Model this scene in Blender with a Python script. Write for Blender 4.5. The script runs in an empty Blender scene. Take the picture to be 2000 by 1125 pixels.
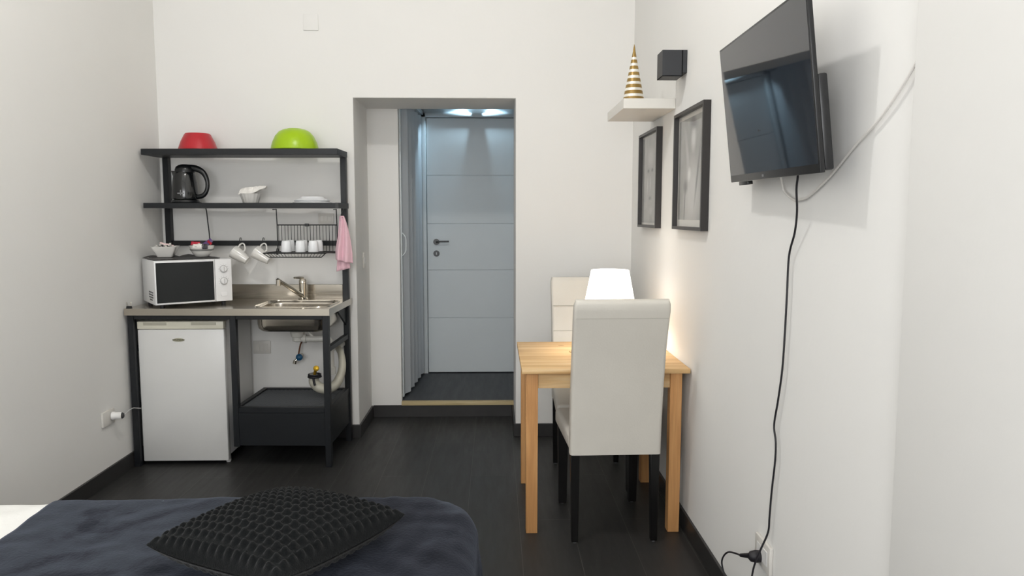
import bpy, bmesh, math, random
from mathutils import Vector, Matrix, noise
from math import sin, cos, pi, radians
random.seed(7)
SC = bpy.context.scene
COL = SC.collection

# ------------------------------------------------------------------ camera
F_PX = 1450.0
PITCH = math.atan((562.5 - 420.0) / F_PX)
YAW = math.atan((1000.0 - 966.0) * cos(PITCH) / F_PX)
cam_d = bpy.data.cameras.new('camera'); cam = bpy.data.objects.new('camera', cam_d); COL.objects.link(cam)
cam.location = (0, 0, 1.42)
cam.rotation_euler = (pi / 2 - PITCH, 0, -YAW)
cam_d.sensor_width = 36.0; cam_d.lens = F_PX / 2000.0 * 36.0; cam_d.clip_start = .02
SC.camera = cam

# ------------------------------------------------------------------ world, exposure, lights
w = bpy.data.worlds.new('world'); SC.world = w; w.use_nodes = True
w.node_tree.nodes['Background'].inputs[0].default_value = (.75, .85, 1, 1)
w.node_tree.nodes['Background'].inputs[1].default_value = .3
SC.view_settings.view_transform = 'Standard'; SC.view_settings.look = 'None'
SC.view_settings.exposure = 0.0; SC.view_settings.gamma = 1.0
SC.view_settings.use_curve_mapping = False

def light(name, kind, loc, energy, color, rot=(0, 0, 0), **kw):
    d = bpy.data.lights.new(name, kind); d.energy = energy; d.color = color
    for k, v in kw.items(): setattr(d, k, v)
    o = bpy.data.objects.new(name, d); COL.objects.link(o); o.location = loc; o.rotation_euler = rot
    return o

# fill light added at an unseen, made-up window behind the camera
light('window_fill', 'AREA', (-.75, -1.12, 1.75), 75, (.985, .99, 1), (radians(90), 0, 0),
      shape='RECTANGLE', size=1.9, size_y=1.7)
# bulb of the ceiling lamp
light('ceiling_bulb', 'POINT', (-.55, 2.3, 3.34), 47, (1, .985, .955), shadow_soft_size=.05)
# bulbs of the little hall lamp
light('hall_bulb_left', 'SPOT', (-.165, 6.04, 2.345), 17, (.55, .82, 1), (radians(6), radians(37), 0), shadow_soft_size=.008, spot_size=radians(62), spot_blend=.5)
light('hall_bulb_right', 'SPOT', (-.115, 6.04, 2.345), 17, (.55, .82, 1), (radians(6), radians(-37), 0), shadow_soft_size=.008, spot_size=radians(62), spot_blend=.5)
# bulb inside the table lamp
light('table_bulb', 'POINT', (.575, 3.66, 1.0), 2.9, (1, .86, .72), shadow_soft_size=.04)

# ------------------------------------------------------------------ materials
def lin(h):
    h = h.lstrip('#'); c = [int(h[i:i + 2], 16) / 255 for i in (0, 2, 4)]
    return tuple((v / 12.92 if v <= .04045 else ((v + .055) / 1.055) ** 2.4) for v in c) + (1,)

class NT:
    def __init__(s, m):
        m.use_nodes = True; s.t = m.node_tree; s.b = s.t.nodes['Principled BSDF']; s.out = s.t.nodes['Material Output']
    def n(s, typ, **kw):
        nd = s.t.nodes.new(typ)
        for k, v in kw.items():
            if k.startswith('i_'):
                key = k[2:]; key = int(key) if key.isdigit() else key.replace('_', ' ')
                nd.inputs[key].default_value = v
            else: setattr(nd, k, v)
        return nd
    def l(s, a, b): s.t.links.new(a, b)
    def coord(s, scale=(1, 1, 1), rot=(0, 0, 0), kind='Object'):
        tc = s.n('ShaderNodeTexCoord'); mp = s.n('ShaderNodeMapping')
        mp.inputs['Scale'].default_value = scale; mp.inputs['Rotation'].default_value = rot
        s.l(tc.outputs[kind], mp.inputs[0]); return mp.outputs[0]
    def bump(s, h, strength, dist=.01):
        b = s.n('ShaderNodeBump'); b.inputs['Strength'].default_value = strength; b.inputs['Distance'].default_value = dist
        s.l(h, b.inputs['Height']); s.l(b.outputs[0], s.b.inputs['Normal'])
    def ramp(s, fac, stops):
        r = s.n('ShaderNodeValToRGB'); e = r.color_ramp.elements
        while len(e) < len(stops): e.new(.5)
        for k, (p, c) in enumerate(stops): e[k].position = p; e[k].color = c
        s.l(fac, r.inputs[0]); return r.outputs[0]

M = {}
def mat(name, col, rough=.5, metal=0, spec=.5, var=.04, scale=6, bump=0, bscale=60, sheen=0, coat=0, alpha=1, sss=0):
    """plain paint, plastic, metal: a base colour with a faint procedural unevenness"""
    m = bpy.data.materials.new(name); t = NT(m); c = lin(col) if isinstance(col, str) else col
    b = t.b; b.inputs['Roughness'].default_value = rough; b.inputs['Metallic'].default_value = metal
    b.inputs['Specular IOR Level'].default_value = spec
    v = t.coord(); nz = t.n('ShaderNodeTexNoise'); nz.inputs['Scale'].default_value = scale; nz.inputs['Detail'].default_value = 4
    t.l(v, nz.inputs['Vector'])
    lo = tuple(x * (1 - var) for x in c[:3]) + (1,); hi = tuple(min(1, x * (1 + var)) for x in c[:3]) + (1,)
    t.l(t.ramp(nz.outputs['Fac'], [(.3, lo), (.7, hi)]), b.inputs['Base Color'])
    if bump:
        n2 = t.n('ShaderNodeTexNoise'); n2.inputs['Scale'].default_value = bscale; n2.inputs['Detail'].default_value = 5
        t.l(v, n2.inputs['Vector']); t.bump(n2.outputs['Fac'], bump)
    if sheen: b.inputs['Sheen Weight'].default_value = sheen; b.inputs['Sheen Roughness'].default_value = .4
    if coat: b.inputs['Coat Weight'].default_value = coat; b.inputs['Coat Roughness'].default_value = .08
    M[name] = m; return m

mat('wall_paint', '#e9e8e5', .85, spec=.3, var=.012, scale=1.3, bump=.05, bscale=35)
mat('ceiling_paint', '#f2f0ec', .9, spec=.2, var=.01)
mat('hall_paint', '#d2d8db', .8, spec=.3, var=.01)
mat('door_white', '#dae0e2', .45, spec=.4, var=.01)
mat('vinyl_white', '#d2d6da', .5, spec=.4, var=.02)
mat('baseboard', '#2c2b2b', .42, var=.12, scale=9)
mat('steel_frame', '#14171b', .45, spec=.45, var=.08, bump=.03, bscale=200)
mat('black_plastic', '#121416', .3, spec=.5)
mat('kettle_black', '#0f1113', .16, spec=.6, coat=.3)
mat('tv_plastic', '#1b1c1e', .35)
mat('tv_silver', '#8e8f90', .4, metal=.5)
mat('black_rubber', '#17151b', .55)
mat('white_plastic', '#e9e8e6', .35, spec=.5, var=.015)
mat('socket_white', '#d9d6d0', .4, spec=.4, var=.015)
mat('fridge_white', '#dcdcda', .33, spec=.5, var=.015)
mat('fridge_cream', '#dfdccb', .4, var=.02)
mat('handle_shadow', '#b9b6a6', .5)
mat('badge_gold', '#a8a58e', .4, metal=.2)
mat('badge_dark', '#35332a', .4)
mat('microwave_white', '#e7e7e7', .32, var=.01)
mat('microwave_vent', '#3b3b3c', .6)
mat('microwave_glass', '#101416', .08, spec=.5, var=.3, scale=3)
mat('dial_ring', '#b7b6b5', .4)
mat('ceramic', '#e8e6e1', .14, spec=.55, var=.01, coat=.4)
mat('cup_white', '#eef0f2', .3, spec=.5, var=.01)
mat('red_plastic', '#b3222c', .3, spec=.5, var=.03)
mat('green_plastic', '#9cbf06', .3, spec=.5, var=.03)
mat('paper_white', '#efece6', .8, var=.03, bump=.2, bscale=90)
mat('paper_pink', '#e9cfcd', .7)
mat('sachet_red', '#b52238', .4)
mat('sachet_purple', '#5a4276', .4)
mat('sachet_dark', '#23222a', .4)
mat('sachet_brown', '#4b2a24', .5)
mat('print_grey', '#8b8b88', .6)
mat('chrome', '#cfc9bd', .13, metal=1, var=.02)
mat('pipe_grey', '#bdbcb6', .38, var=.05)
mat('hose_cream', '#b3b0a2', .45, var=.06)
mat('brass', '#c09a2a', .35, metal=.7)
mat('valve_blue', '#21567a', .35)
mat('rust', '#6b4026', .7)
mat('leather', '#d2cec5', .48, spec=.4, var=.03, scale=5, bump=.06, bscale=140)
mat('leather_seam', '#a9a69b', .6)
mat('chair_leg', '#0b0a0a', .25, spec=.5)
mat('glide', '#77777a', .3)
mat('shelf_white', '#e4e1da', .45, var=.01)
mat('sconce_black', '#2b2d31', .5)
mat('frame_dark', '#2b2827', .4)
mat('mat_board', '#dcd9d1', .8, var=.01)
mat('cable_white', '#e0ddd8', .45)
mat('towel_pink', '#e8bfca', .9, var=.02, scale=20, bump=.25, bscale=260, sheen=.3)
mat('sheet_white', '#f4f4f1', .85, var=.01, bump=.12, bscale=60)
mat('bed_wood', '#33302d', .6)
mat('mesh_black', '#4c4f52', .5)
mat('slot_dark', '#151312', .6)
mat('lamp_base', '#d8d5ce', .4)
mat('curtain_rail', '#cfd2d4', .4, metal=.5)

def special():
    # dark tile planks of the floor with thin pale joints
    def floor(name, off, c1, c2, joint, rough):
        m = bpy.data.materials.new(name); t = NT(m)
        tc = t.n('ShaderNodeTexCoord'); sp = t.n('ShaderNodeSeparateXYZ'); t.l(tc.outputs['Object'], sp.inputs[0])
        a = t.n('ShaderNodeMath', operation='ADD'); a.inputs[1].default_value = 20 - 2.95 + (.6 if off else 0); t.l(sp.outputs[1], a.inputs[0])
        b2 = t.n('ShaderNodeMath', operation='ADD'); b2.inputs[1].default_value = 40 * .2435 - .355; t.l(sp.outputs[0], b2.inputs[0])
        cb = t.n('ShaderNodeCombineXYZ'); t.l(a.outputs[0], cb.inputs[0]); t.l(b2.outputs[0], cb.inputs[1])
        br = t.n('ShaderNodeTexBrick', offset=.5, offset_frequency=2); t.l(cb.outputs[0], br.inputs['Vector'])
        br.inputs['Scale'].default_value = 1; br.inputs['Mortar Size'].default_value = .0013; br.inputs['Mortar Smooth'].default_value = .2
        br.inputs['Brick Width'].default_value = 1.2; br.inputs['Row Height'].default_value = .2435
        br.inputs['Color1'].default_value = c1; br.inputs['Color2'].default_value = c2; br.inputs['Mortar'].default_value = joint
        v = t.coord((9, 1.1, 1)); nz = t.n('ShaderNodeTexNoise'); nz.inputs['Scale'].default_value = 3; nz.inputs['Detail'].default_value = 9
        nz.inputs['Roughness'].default_value = .65; t.l(v, nz.inputs['Vector'])
        mx = t.n('ShaderNodeMix', data_type='RGBA', blend_type='MULTIPLY'); mx.inputs[0].default_value = .8
        t.l(br.outputs['Color'], mx.inputs[6]); t.l(t.ramp(nz.outputs['Fac'], [(.3, (.80, .80, .81, 1)), (.72, (1.14, 1.13, 1.12, 1))]), mx.inputs[7])
        t.l(mx.outputs[2], t.b.inputs['Base Color'])
        t.l(t.ramp(nz.outputs['Fac'], [(.3, (rough - .06,) * 3 + (1,)), (.7, (rough + .08,) * 3 + (1,))]), t.b.inputs['Roughness'])
        t.b.inputs['Specular IOR Level'].default_value = .42
        t.bump(nz.outputs['Fac'], .05, .004); M[name] = m
    floor('floor_tile', 0, (.021, .021, .0205, 1), (.027, .0265, .026, 1), (.075, .073, .07, 1), .43)
    floor('hall_tile', 1, (.045, .049, .054, 1), (.05, .054, .06, 1), (.07, .075, .08, 1), .5)
    # brushed stainless steel
    m = bpy.data.materials.new('stainless'); t = NT(m); t.b.inputs['Metallic'].default_value = 1
    v = t.coord((3, 160, 160)); nz = t.n('ShaderNodeTexNoise'); nz.inputs['Scale'].default_value = 2; nz.inputs['Detail'].default_value = 6; t.l(v, nz.inputs['Vector'])
    t.l(t.ramp(nz.outputs['Fac'], [(.3, lin('#bdb6ab')), (.7, lin('#c6c0b5'))]), t.b.inputs['Base Color'])
    t.l(t.ramp(nz.outputs['Fac'], [(.3, (.16,) * 3 + (1,)), (.7, (.25,) * 3 + (1,))]), t.b.inputs['Roughness'])
    t.bump(nz.outputs['Fac'], .02, .001); M['stainless'] = m
    # solid light pine / oak
    def wood(name, ax, a, b, c):
        m = bpy.data.materials.new(name); t = NT(m)
        sc = [7, 7, 7]; sc[ax] = .55
        v = t.coord(tuple(sc)); nz = t.n('ShaderNodeTexNoise'); nz.inputs['Scale'].default_value = 3.2; nz.inputs['Detail'].default_value = 8
        nz.inputs['Distortion'].default_value = .6; t.l(v, nz.inputs['Vector'])
        sc2 = [30, 30, 30]; sc2[ax] = 1.2
        v2 = t.coord(tuple(sc2)); n2 = t.n('ShaderNodeTexNoise'); n2.inputs['Scale'].default_value = 5; n2.inputs['Detail'].default_value = 5; t.l(v2, n2.inputs['Vector'])
        mx = t.n('ShaderNodeMix', data_type='RGBA', blend_type='MULTIPLY'); mx.inputs[0].default_value = .5
        t.l(t.ramp(nz.outputs['Fac'], [(.3, lin(a)), (.52, lin(b)), (.68, lin(c))]), mx.inputs[6])
        t.l(t.ramp(n2.outputs['Fac'], [(.35, (.78, .74, .7, 1)), (.6, (1, 1, 1, 1))]), mx.inputs[7])
        t.l(mx.outputs[2], t.b.inputs['Base Color']); t.b.inputs['Roughness'].default_value = .5
        t.bump(n2.outputs['Fac'], .05, .003); M[name] = m
    wood('pine_x', 0, '#c9a06c', '#ddb985', '#e6c899')
    wood('pine_z', 2, '#c08b55', '#cf9a62', '#d8a771')
    wood('threshold_wood', 0, '#a59468', '#c2b086', '#d2c29a')
    # bluish velvet throw: nap brushed in patches
    m = bpy.data.materials.new('velvet'); t = NT(m)
    v = t.coord((1, 1, 1)); nz = t.n('ShaderNodeTexNoise'); nz.inputs['Scale'].default_value = 3.2; nz.inputs['Detail'].default_value = 9; nz.inputs['Roughness'].default_value = .62
    nz.inputs['Distortion'].default_value = .9; t.l(v, nz.inputs['Vector'])
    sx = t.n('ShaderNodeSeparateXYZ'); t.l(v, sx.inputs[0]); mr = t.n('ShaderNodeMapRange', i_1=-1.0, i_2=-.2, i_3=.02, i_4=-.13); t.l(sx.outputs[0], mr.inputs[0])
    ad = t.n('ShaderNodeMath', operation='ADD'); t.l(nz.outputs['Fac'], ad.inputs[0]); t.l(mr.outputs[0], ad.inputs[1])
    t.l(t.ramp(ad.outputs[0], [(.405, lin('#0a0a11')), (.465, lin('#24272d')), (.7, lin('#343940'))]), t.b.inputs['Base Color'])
    t.b.inputs['Roughness'].default_value = .9; t.b.inputs['Specular IOR Level'].default_value = .15
    t.b.inputs['Sheen Weight'].default_value = .35; t.b.inputs['Sheen Roughness'].default_value = .5
    t.b.inputs['Sheen Tint'].default_value = lin('#8f98ab')
    n2 = t.n('ShaderNodeTexNoise'); n2.inputs['Scale'].default_value = 120; n2.inputs['Detail'].default_value = 4; t.l(v, n2.inputs['Vector'])
    t.bump(n2.outputs['Fac'], .4, .004); M['velvet'] = m
    # cushion fleece
    m = bpy.data.materials.new('fleece'); t = NT(m)
    v = t.coord(); n2 = t.n('ShaderNodeTexNoise'); n2.inputs['Scale'].default_value = 260; n2.inputs['Detail'].default_value = 3; t.l(v, n2.inputs['Vector'])
    t.b.inputs['Base Color'].default_value = lin('#0e1011'); t.b.inputs['Roughness'].default_value = .95; t.b.inputs['Specular IOR Level'].default_value = .1
    t.b.inputs['Sheen Weight'].default_value = .1; t.b.inputs['Sheen Roughness'].default_value = .5; t.bump(n2.outputs['Fac'], .5, .003); M['fleece'] = m
    # TV screen
    m = bpy.data.materials.new('tv_screen'); t = NT(m); t.b.inputs['Base Color'].default_value = (.010, .013, .019, 1)
    t.b.inputs['Roughness'].default_value = .035; t.b.inputs['Specular IOR Level'].default_value = .85; M['tv_screen'] = m
    # picture glass
    m = bpy.data.materials.new('picture_glass'); t = NT(m)
    tr = t.n('ShaderNodeBsdfTransparent'); gl = t.n('ShaderNodeBsdfGlossy'); gl.inputs['Roughness'].default_value = .06
    fr = t.n('ShaderNodeLayerWeight'); fr.inputs['Blend'].default_value = .2; mx = t.n('ShaderNodeMixShader')
    pw = t.n('ShaderNodeMath', operation='POWER'); pw.inputs[1].default_value = 2.2; t.l(fr.outputs['Facing'], pw.inputs[0])
    t.l(pw.outputs[0], mx.inputs[0]); t.l(tr.outputs[0], mx.inputs[1]); t.l(gl.outputs[0], mx.inputs[2]); t.l(mx.outputs[0], t.out.inputs[0]); M['picture_glass'] = m
    # glass of the added window behind the camera
    m = bpy.data.materials.new('window_glass'); t = NT(m); t.b.inputs['Base Color'].default_value = (.5, .55, .6, 1)
    t.b.inputs['Roughness'].default_value = .05; M['window_glass'] = m
    # glowing shades and bulbs
    for nme, c, s in (('lamp_glow', (1, .94, .86, 1), 2.2), ('ceiling_glow', (1, .95, .88, 1), 6), ('hall_glow', (.7, .9, 1, 1), 12)):
        m = bpy.data.materials.new(nme); t = NT(m); t.b.inputs['Base Color'].default_value = (.9, .9, .88, 1)
        t.b.inputs['Emission Color'].default_value = c; t.b.inputs['Emission Strength'].default_value = s; M[nme] = m
    # white and gold rings of the cone
    m = bpy.data.materials.new('gold_rings'); t = NT(m)
    tc = t.n('ShaderNodeTexCoord'); sp = t.n('ShaderNodeSeparateXYZ'); t.l(tc.outputs['Object'], sp.inputs[0])
    mu = t.n('ShaderNodeMath', operation='MULTIPLY'); mu.inputs[1].default_value = 1 / .0295; t.l(sp.outputs[2], mu.inputs[0])
    fr = t.n('ShaderNodeMath', operation='FRACT'); t.l(mu.outputs[0], fr.inputs[0])
    gt = t.n('ShaderNodeMath', operation='LESS_THAN'); gt.inputs[1].default_value = .56; t.l(fr.outputs[0], gt.inputs[0])
    tp = t.n('ShaderNodeMath', operation='GREATER_THAN'); tp.inputs[1].default_value = .215; t.l(sp.outputs[2], tp.inputs[0])
    mm = t.n('ShaderNodeMath', operation='MAXIMUM'); t.l(gt.outputs[0], mm.inputs[0]); t.l(tp.outputs[0], mm.inputs[1])
    mx = t.n('ShaderNodeMix', data_type='RGBA'); t.l(mm.outputs[0], mx.inputs[0]); mx.inputs[6].default_value = lin('#eeebe2'); mx.inputs[7].default_value = lin('#96793f')
    t.l(mx.outputs[2], t.b.inputs['Base Color']); t.b.inputs['Metallic'].default_value = .35; t.b.inputs['Roughness'].default_value = .38; M['gold_rings'] = m
    # bubbled fabric band printed on the bowl etc: soft grey photographs
    def photo(name, blobs, bg, rotn):
        m = bpy.data.materials.new(name); t = NT(m); v = t.coord(); sp = t.n('ShaderNodeSeparateXYZ'); t.l(v, sp.inputs[0])
        col = None
        nz = t.n('ShaderNodeTexNoise'); nz.inputs['Scale'].default_value = 9; nz.inputs['Detail'].default_value = 6; nz.inputs['Distortion'].default_value = 1.2; t.l(v, nz.inputs['Vector'])
        col = t.ramp(nz.outputs['Fac'], [(.3, tuple(x * .8 for x in bg[:3]) + (1,)), (.7, tuple(min(1, x * 1.15) for x in bg[:3]) + (1,))])
        for (y, z, ry, rz, ang, g) in blobs:
            tc = t.n('ShaderNodeTexCoord'); mp = t.n('ShaderNodeMapping', vector_type='TEXTURE')
            mp.inputs['Location'].default_value = (0, y, z); mp.inputs['Rotation'].default_value = (ang, 0, 0); mp.inputs['Scale'].default_value = (1, ry, rz)
            t.l(tc.outputs['Object'], mp.inputs[0])
            s2 = t.n('ShaderNodeSeparateXYZ'); t.l(mp.outputs[0], s2.inputs[0]); cb = t.n('ShaderNodeCombineXYZ'); t.l(s2.outputs[1], cb.inputs[1]); t.l(s2.outputs[2], cb.inputs[2])
            ln = t.n('ShaderNodeVectorMath', operation='LENGTH'); t.l(cb.outputs[0], ln.inputs[0])
            fac = t.ramp(ln.outputs['Value'], [(.3, (1, 1, 1, 1)), (1.05, (0, 0, 0, 1))])
            mx = t.n('ShaderNodeMix', data_type='RGBA'); t.l(fac, mx.inputs[0]); t.l(col, mx.inputs[6]); mx.inputs[7].default_value = (g, g, g * .97, 1); col = mx.outputs[2]
        t.l(col, t.b.inputs['Base Color']); t.b.inputs['Roughness'].default_value = .7; M[name] = m
    photo('print_portrait', [(0, .0, .15, .21, 0, .34), (0, .12, .1, .07, 0, .5), (.05, .05, .035, .014, 0, .12), (-.05, .05, .035, .014, 0, .12),
                             (0, -.02, .02, .05, 0, .5), (0, -.1, .05, .015, 0, .16), (.07, -.03, .03, .06, .2, .48), (-.02, -.17, .05, .03, 0, .45)], (.36, .36, .345), 0)
    photo('print_figure', [(-.02, -.1, .17, .2, .25, .55), (-.03, .13, .05, .07, 0, .6), (-.03, .2, .07, .035, .1, .13), (.06, .05, .03, .16, -.35, .45),
                           (.03, -.02, .035, .04, .3, .75), (-.11, .0, .02, .2, .3, .16), (.09, -.07, .05, .04, 0, .15), (.1, -.17, .012, .15, .1, .12)], (.30, .30, .285), 0)
special()

# ------------------------------------------------------------------ mesh helpers
def tag(o, label=None, cat=None, group=None, kind=None):
    if label: o['label'] = label
    if cat: o['category'] = cat
    if group: o['group'] = group
    if kind: o['kind'] = kind
    return o

def thing(name, label, cat, loc=(0, 0, 0), rz=0, group=None):
    o = bpy.data.objects.new(name, None); COL.objects.link(o); o.empty_display_size = .05
    o.location = loc; o.rotation_euler = (0, 0, radians(rz)); return tag(o, label, cat, group)

class MB:
    def __init__(s): s.bm = bmesh.new()
    def box(s, x0, x1, y0, y1, z0, z1, bev=0, seg=2):
        r = bmesh.ops.create_cube(s.bm, size=1); vs = r['verts']
        for v in vs: v.co = Vector(((x0 + x1) / 2 + v.co.x * (x1 - x0), (y0 + y1) / 2 + v.co.y * (y1 - y0), (z0 + z1) / 2 + v.co.z * (z1 - z0)))
        if bev:
            es = list({e for v in vs for e in v.link_edges})
            bmesh.ops.bevel(s.bm, geom=es, offset=bev, segments=seg, affect='EDGES', profile=.5)
        return s
    def beam(s, p, q, wdt, hgt, up=(0, 0, 1)):
        p, q, up = Vector(p), Vector(q), Vector(up); d = (q - p).normalized(); a = d.cross(up).normalized(); b = a.cross(d)
        vs = []
        for e in (p, q):
            for i, j in ((-1, -1), (1, -1), (1, 1), (-1, 1)): vs.append(s.bm.verts.new(e + a * i * wdt / 2 + b * j * hgt / 2))
        for f in ((3, 2, 1, 0), (4, 5, 6, 7), (0, 1, 5, 4), (1, 2, 6, 5), (2, 3, 7, 6), (3, 0, 4, 7)): s.bm.faces.new([vs[i] for i in f])
        return s
    def rings(s, rings, closed=True, cap0=True, cap1=True):
        R = [[s.bm.verts.new(p) for p in r] for r in rings]; n = len(R[0])
        for a, b in zip(R, R[1:]):
            for i in range(n if closed else n - 1):
                j = (i + 1) % n
                try: s.bm.faces.new((a[i], a[j], b[j], b[i]))
                except ValueError: pass
        if cap0 and closed: s.bm.faces.new(list(reversed(R[0])))
        if cap1 and closed: s.bm.faces.new(R[-1])
        return s
    def tube(s, pts, r, n=8, smooth=0, caps=True):
        P = [Vector(p) for p in pts]
        rr = list(r) if isinstance(r, (list, tuple)) else [r] * len(P)
        if smooth: P, rr = catmull(P, rr, smooth)
        up = Vector((0, 0, 1)); t0 = (P[1] - P[0]).normalized()
        if abs(t0.dot(up)) > .9: up = Vector((1, 0, 0))
        a = t0.cross(up).normalized(); rings = []
        for i, p in enumerate(P):
            t = (P[min(i + 1, len(P) - 1)] - P[max(i - 1, 0)]).normalized()
            a = (a - t * a.dot(t)).normalized(); b = t.cross(a)
            rings.append([p + (a * cos(2 * pi * k / n) + b * sin(2 * pi * k / n)) * rr[i] for k in range(n)])
        return s.rings(rings, True, caps, caps)
    def cyl(s, p, q, r0, r1=None, n=24): return s.tube([p, q], [r0, r0 if r1 is None else r1], n)
    def lathe(s, prof, c=(0, 0, 0), n=36, axis=(0, 0, 1), cap0=True, cap1=True):
        c = Vector(c); ax = Vector(axis).normalized(); u = Vector((1, 0, 0)) if abs(ax.x) < .9 else Vector((0, 1, 0))
        a = (u - ax * u.dot(ax)).normalized(); b = ax.cross(a)
        return s.rings([[c + ax * z + (a * cos(2 * pi * k / n) + b * sin(2 * pi * k / n)) * max(r, 1e-4) for k in range(n)] for r, z in prof], True, cap0, cap1)
    def ball(s, c, r, sc=(1, 1, 1), seg=16):
        q = bmesh.ops.create_uvsphere(s.bm, u_segments=seg, v_segments=seg // 2, radius=r)
        for v in q['verts']: v.co = Vector(c) + Vector((v.co.x * sc[0], v.co.y * sc[1], v.co.z * sc[2]))
        return s
    def grid(s, f, nu, nv, thick=0):
        V = [[s.bm.verts.new(f(i / nu, j / nv)) for j in range(nv + 1)] for i in range(nu + 1)]
        for i in range(nu):
            for j in range(nv): s.bm.faces.new((V[i][j], V[i + 1][j], V[i + 1][j + 1], V[i][j + 1]))
        return s
    def poly(s, pts, dz):
        """polygon prism: pts list of 3d, extruded by vector dz"""
        dz = Vector(dz); a = [s.bm.verts.new(p) for p in pts]; b = [s.bm.verts.new(Vector(p) + dz) for p in pts]
        s.bm.faces.new(list(reversed(a))); s.bm.faces.new(b); n = len(a)
        for i in range(n): s.bm.faces.new((a[i], a[(i + 1) % n], b[(i + 1) % n], b[i]))
        return s
    def xf(s, mtx): bmesh.ops.transform(s.bm, matrix=mtx, verts=s.bm.verts); return s
    def build(s, name, m, parent=None, ang=38, solid=0, subsurf=0, bevel=0, loc=None):
        bm = s.bm; bmesh.ops.recalc_face_normals(bm, faces=bm.faces)
        lim = radians(ang)
        for f in bm.faces: f.smooth = True
        for e in bm.edges:
            if len(e.link_faces) == 2 and e.calc_face_angle(0) > lim: e.smooth = False
        me = bpy.data.meshes.new(name); bm.to_mesh(me); bm.free()
        me.materials.append(M[m] if isinstance(m, str) else m)
        o = bpy.data.objects.new(name, me); COL.objects.link(o)
        if parent: o.parent = parent
        if loc: o.location = loc
        if solid: md = o.modifiers.new('solid', 'SOLIDIFY'); md.thickness = solid; md.offset = 0
        if bevel:
            md = o.modifiers.new('bevel', 'BEVEL'); md.width = bevel; md.segments = 2; md.limit_method = 'ANGLE'; md.harden_normals = False
        if subsurf: md = o.modifiers.new('sub', 'SUBSURF'); md.levels = md.render_levels = subsurf
        return o

def catmull(P, R, k):
    out, ro = [], []
    for i in range(len(P) - 1):
        p0, p1, p2, p3 = P[max(i - 1, 0)], P[i], P[i + 1], P[min(i + 2, len(P) - 1)]
        for j in range(k):
            t = j / k
            out.append(.5 * ((2 * p1) + (p2 - p0) * t + (2 * p0 - 5 * p1 + 4 * p2 - p3) * t * t + (3 * p1 - p0 - 3 * p2 + p3) * t ** 3))
            ro.append(R[i] * (1 - t) + R[i + 1] * t)
    return out + [P[-1]], ro + [R[-1]]

def struct(name, mb, m, parent=None, **kw):
    o = mb.build(name, m, parent, **kw)
    if not parent: o['kind'] = 'structure'
    return o

def rrect(cx, cy, w, h, r, n=8):
    pts = []
    for (sx, sy, a0) in ((1, 1, 0), (-1, 1, 90), (-1, -1, 180), (1, -1, 270)):
        for k in range(n + 1):
            a = radians(a0 + 90 * k / n); pts.append((cx + sx * (w / 2 - r) + r * cos(a), cy + sy * (h / 2 - r) + r * sin(a)))
    return pts

def text_mesh(name, body, size, m, parent, mtx, depth=.0006, xscale=1):
    cu = bpy.data.curves.new(name, 'FONT'); cu.body = body; cu.size = size; cu.align_x = 'CENTER'; cu.align_y = 'CENTER'; cu.extrude = depth; cu.resolution_u = 3
    tmp = bpy.data.objects.new('tmp', cu); COL.objects.link(tmp); bpy.context.view_layer.update()
    me = bpy.data.meshes.new_from_object(tmp.evaluated_get(bpy.context.evaluated_depsgraph_get()))
    bpy.data.objects.remove(tmp); bpy.data.curves.remove(cu)
    me.name = name; me.materials.clear(); me.materials.append(M[m]); me.transform(Matrix.Scale(xscale, 4, (1, 0, 0)))
    me.transform(mtx)
    o = bpy.data.objects.new(name, me); COL.objects.link(o); o.parent = parent; return o

def copy_tree(o, loc=None, rz=None, parent=None, **kw):
    c = o.copy(); COL.objects.link(c)
    if parent: c.parent = parent
    for ch in list(o.children): copy_tree(ch, parent=c)
    if loc is not None: c.location = loc
    if rz is not None: c.rotation_euler = (0, 0, radians(rz))
    for k, v in kw.items(): c[k] = v
    return c

# ================================================================== THE ROOM
XL, XR, YB, YF, ZC = -2.058, .862, 4.672, -1.2, 3.5     # left, right, back (kitchen) wall, wall behind camera, ceiling
DX0, DX1, DZ, YR = -.868, .132, 2.137, 5.154              # doorway recess
HZ, YH = .115, 6.11                                       # raised hall floor, hall end wall
T = .12
struct('floor', MB().box(XL - T, XR + T, YF - T, YR + .05, -.1, 0), 'floor_tile')
struct('ceiling', MB().box(XL - T, XR + T, YF - T, YB + T, ZC, ZC + .1), 'ceiling_paint')
struct('wall_left', MB().box(XL - T, XL, YF - T, YB + .02, -.05, ZC), 'wall_paint')
struct('wall_right', MB().box(XR, XR + T, YF - T, YB + .02, -.05, ZC), 'wall_paint')
struct('wall_right_near', MB().box(.837, XR + .01, YF, 1.497, 0, ZC - .002, .004, 2), 'wall_paint')
struct('wall_back', MB().poly([(XL - T, YB, -.05), (XL - T, YB, ZC), (XR + T, YB, ZC), (XR + T, YB, -.05), (DX1, YB, -.05), (DX1, YB, DZ), (DX0, YB, DZ), (DX0, YB, -.05)], (0, YR - YB, 0)), 'wall_paint', bevel=.004)
struct('wall_recess', MB().box(DX0 - .1, -.657, YR, YR + .06, -.02, DZ + .5), 'wall_paint', bevel=.002)
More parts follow.
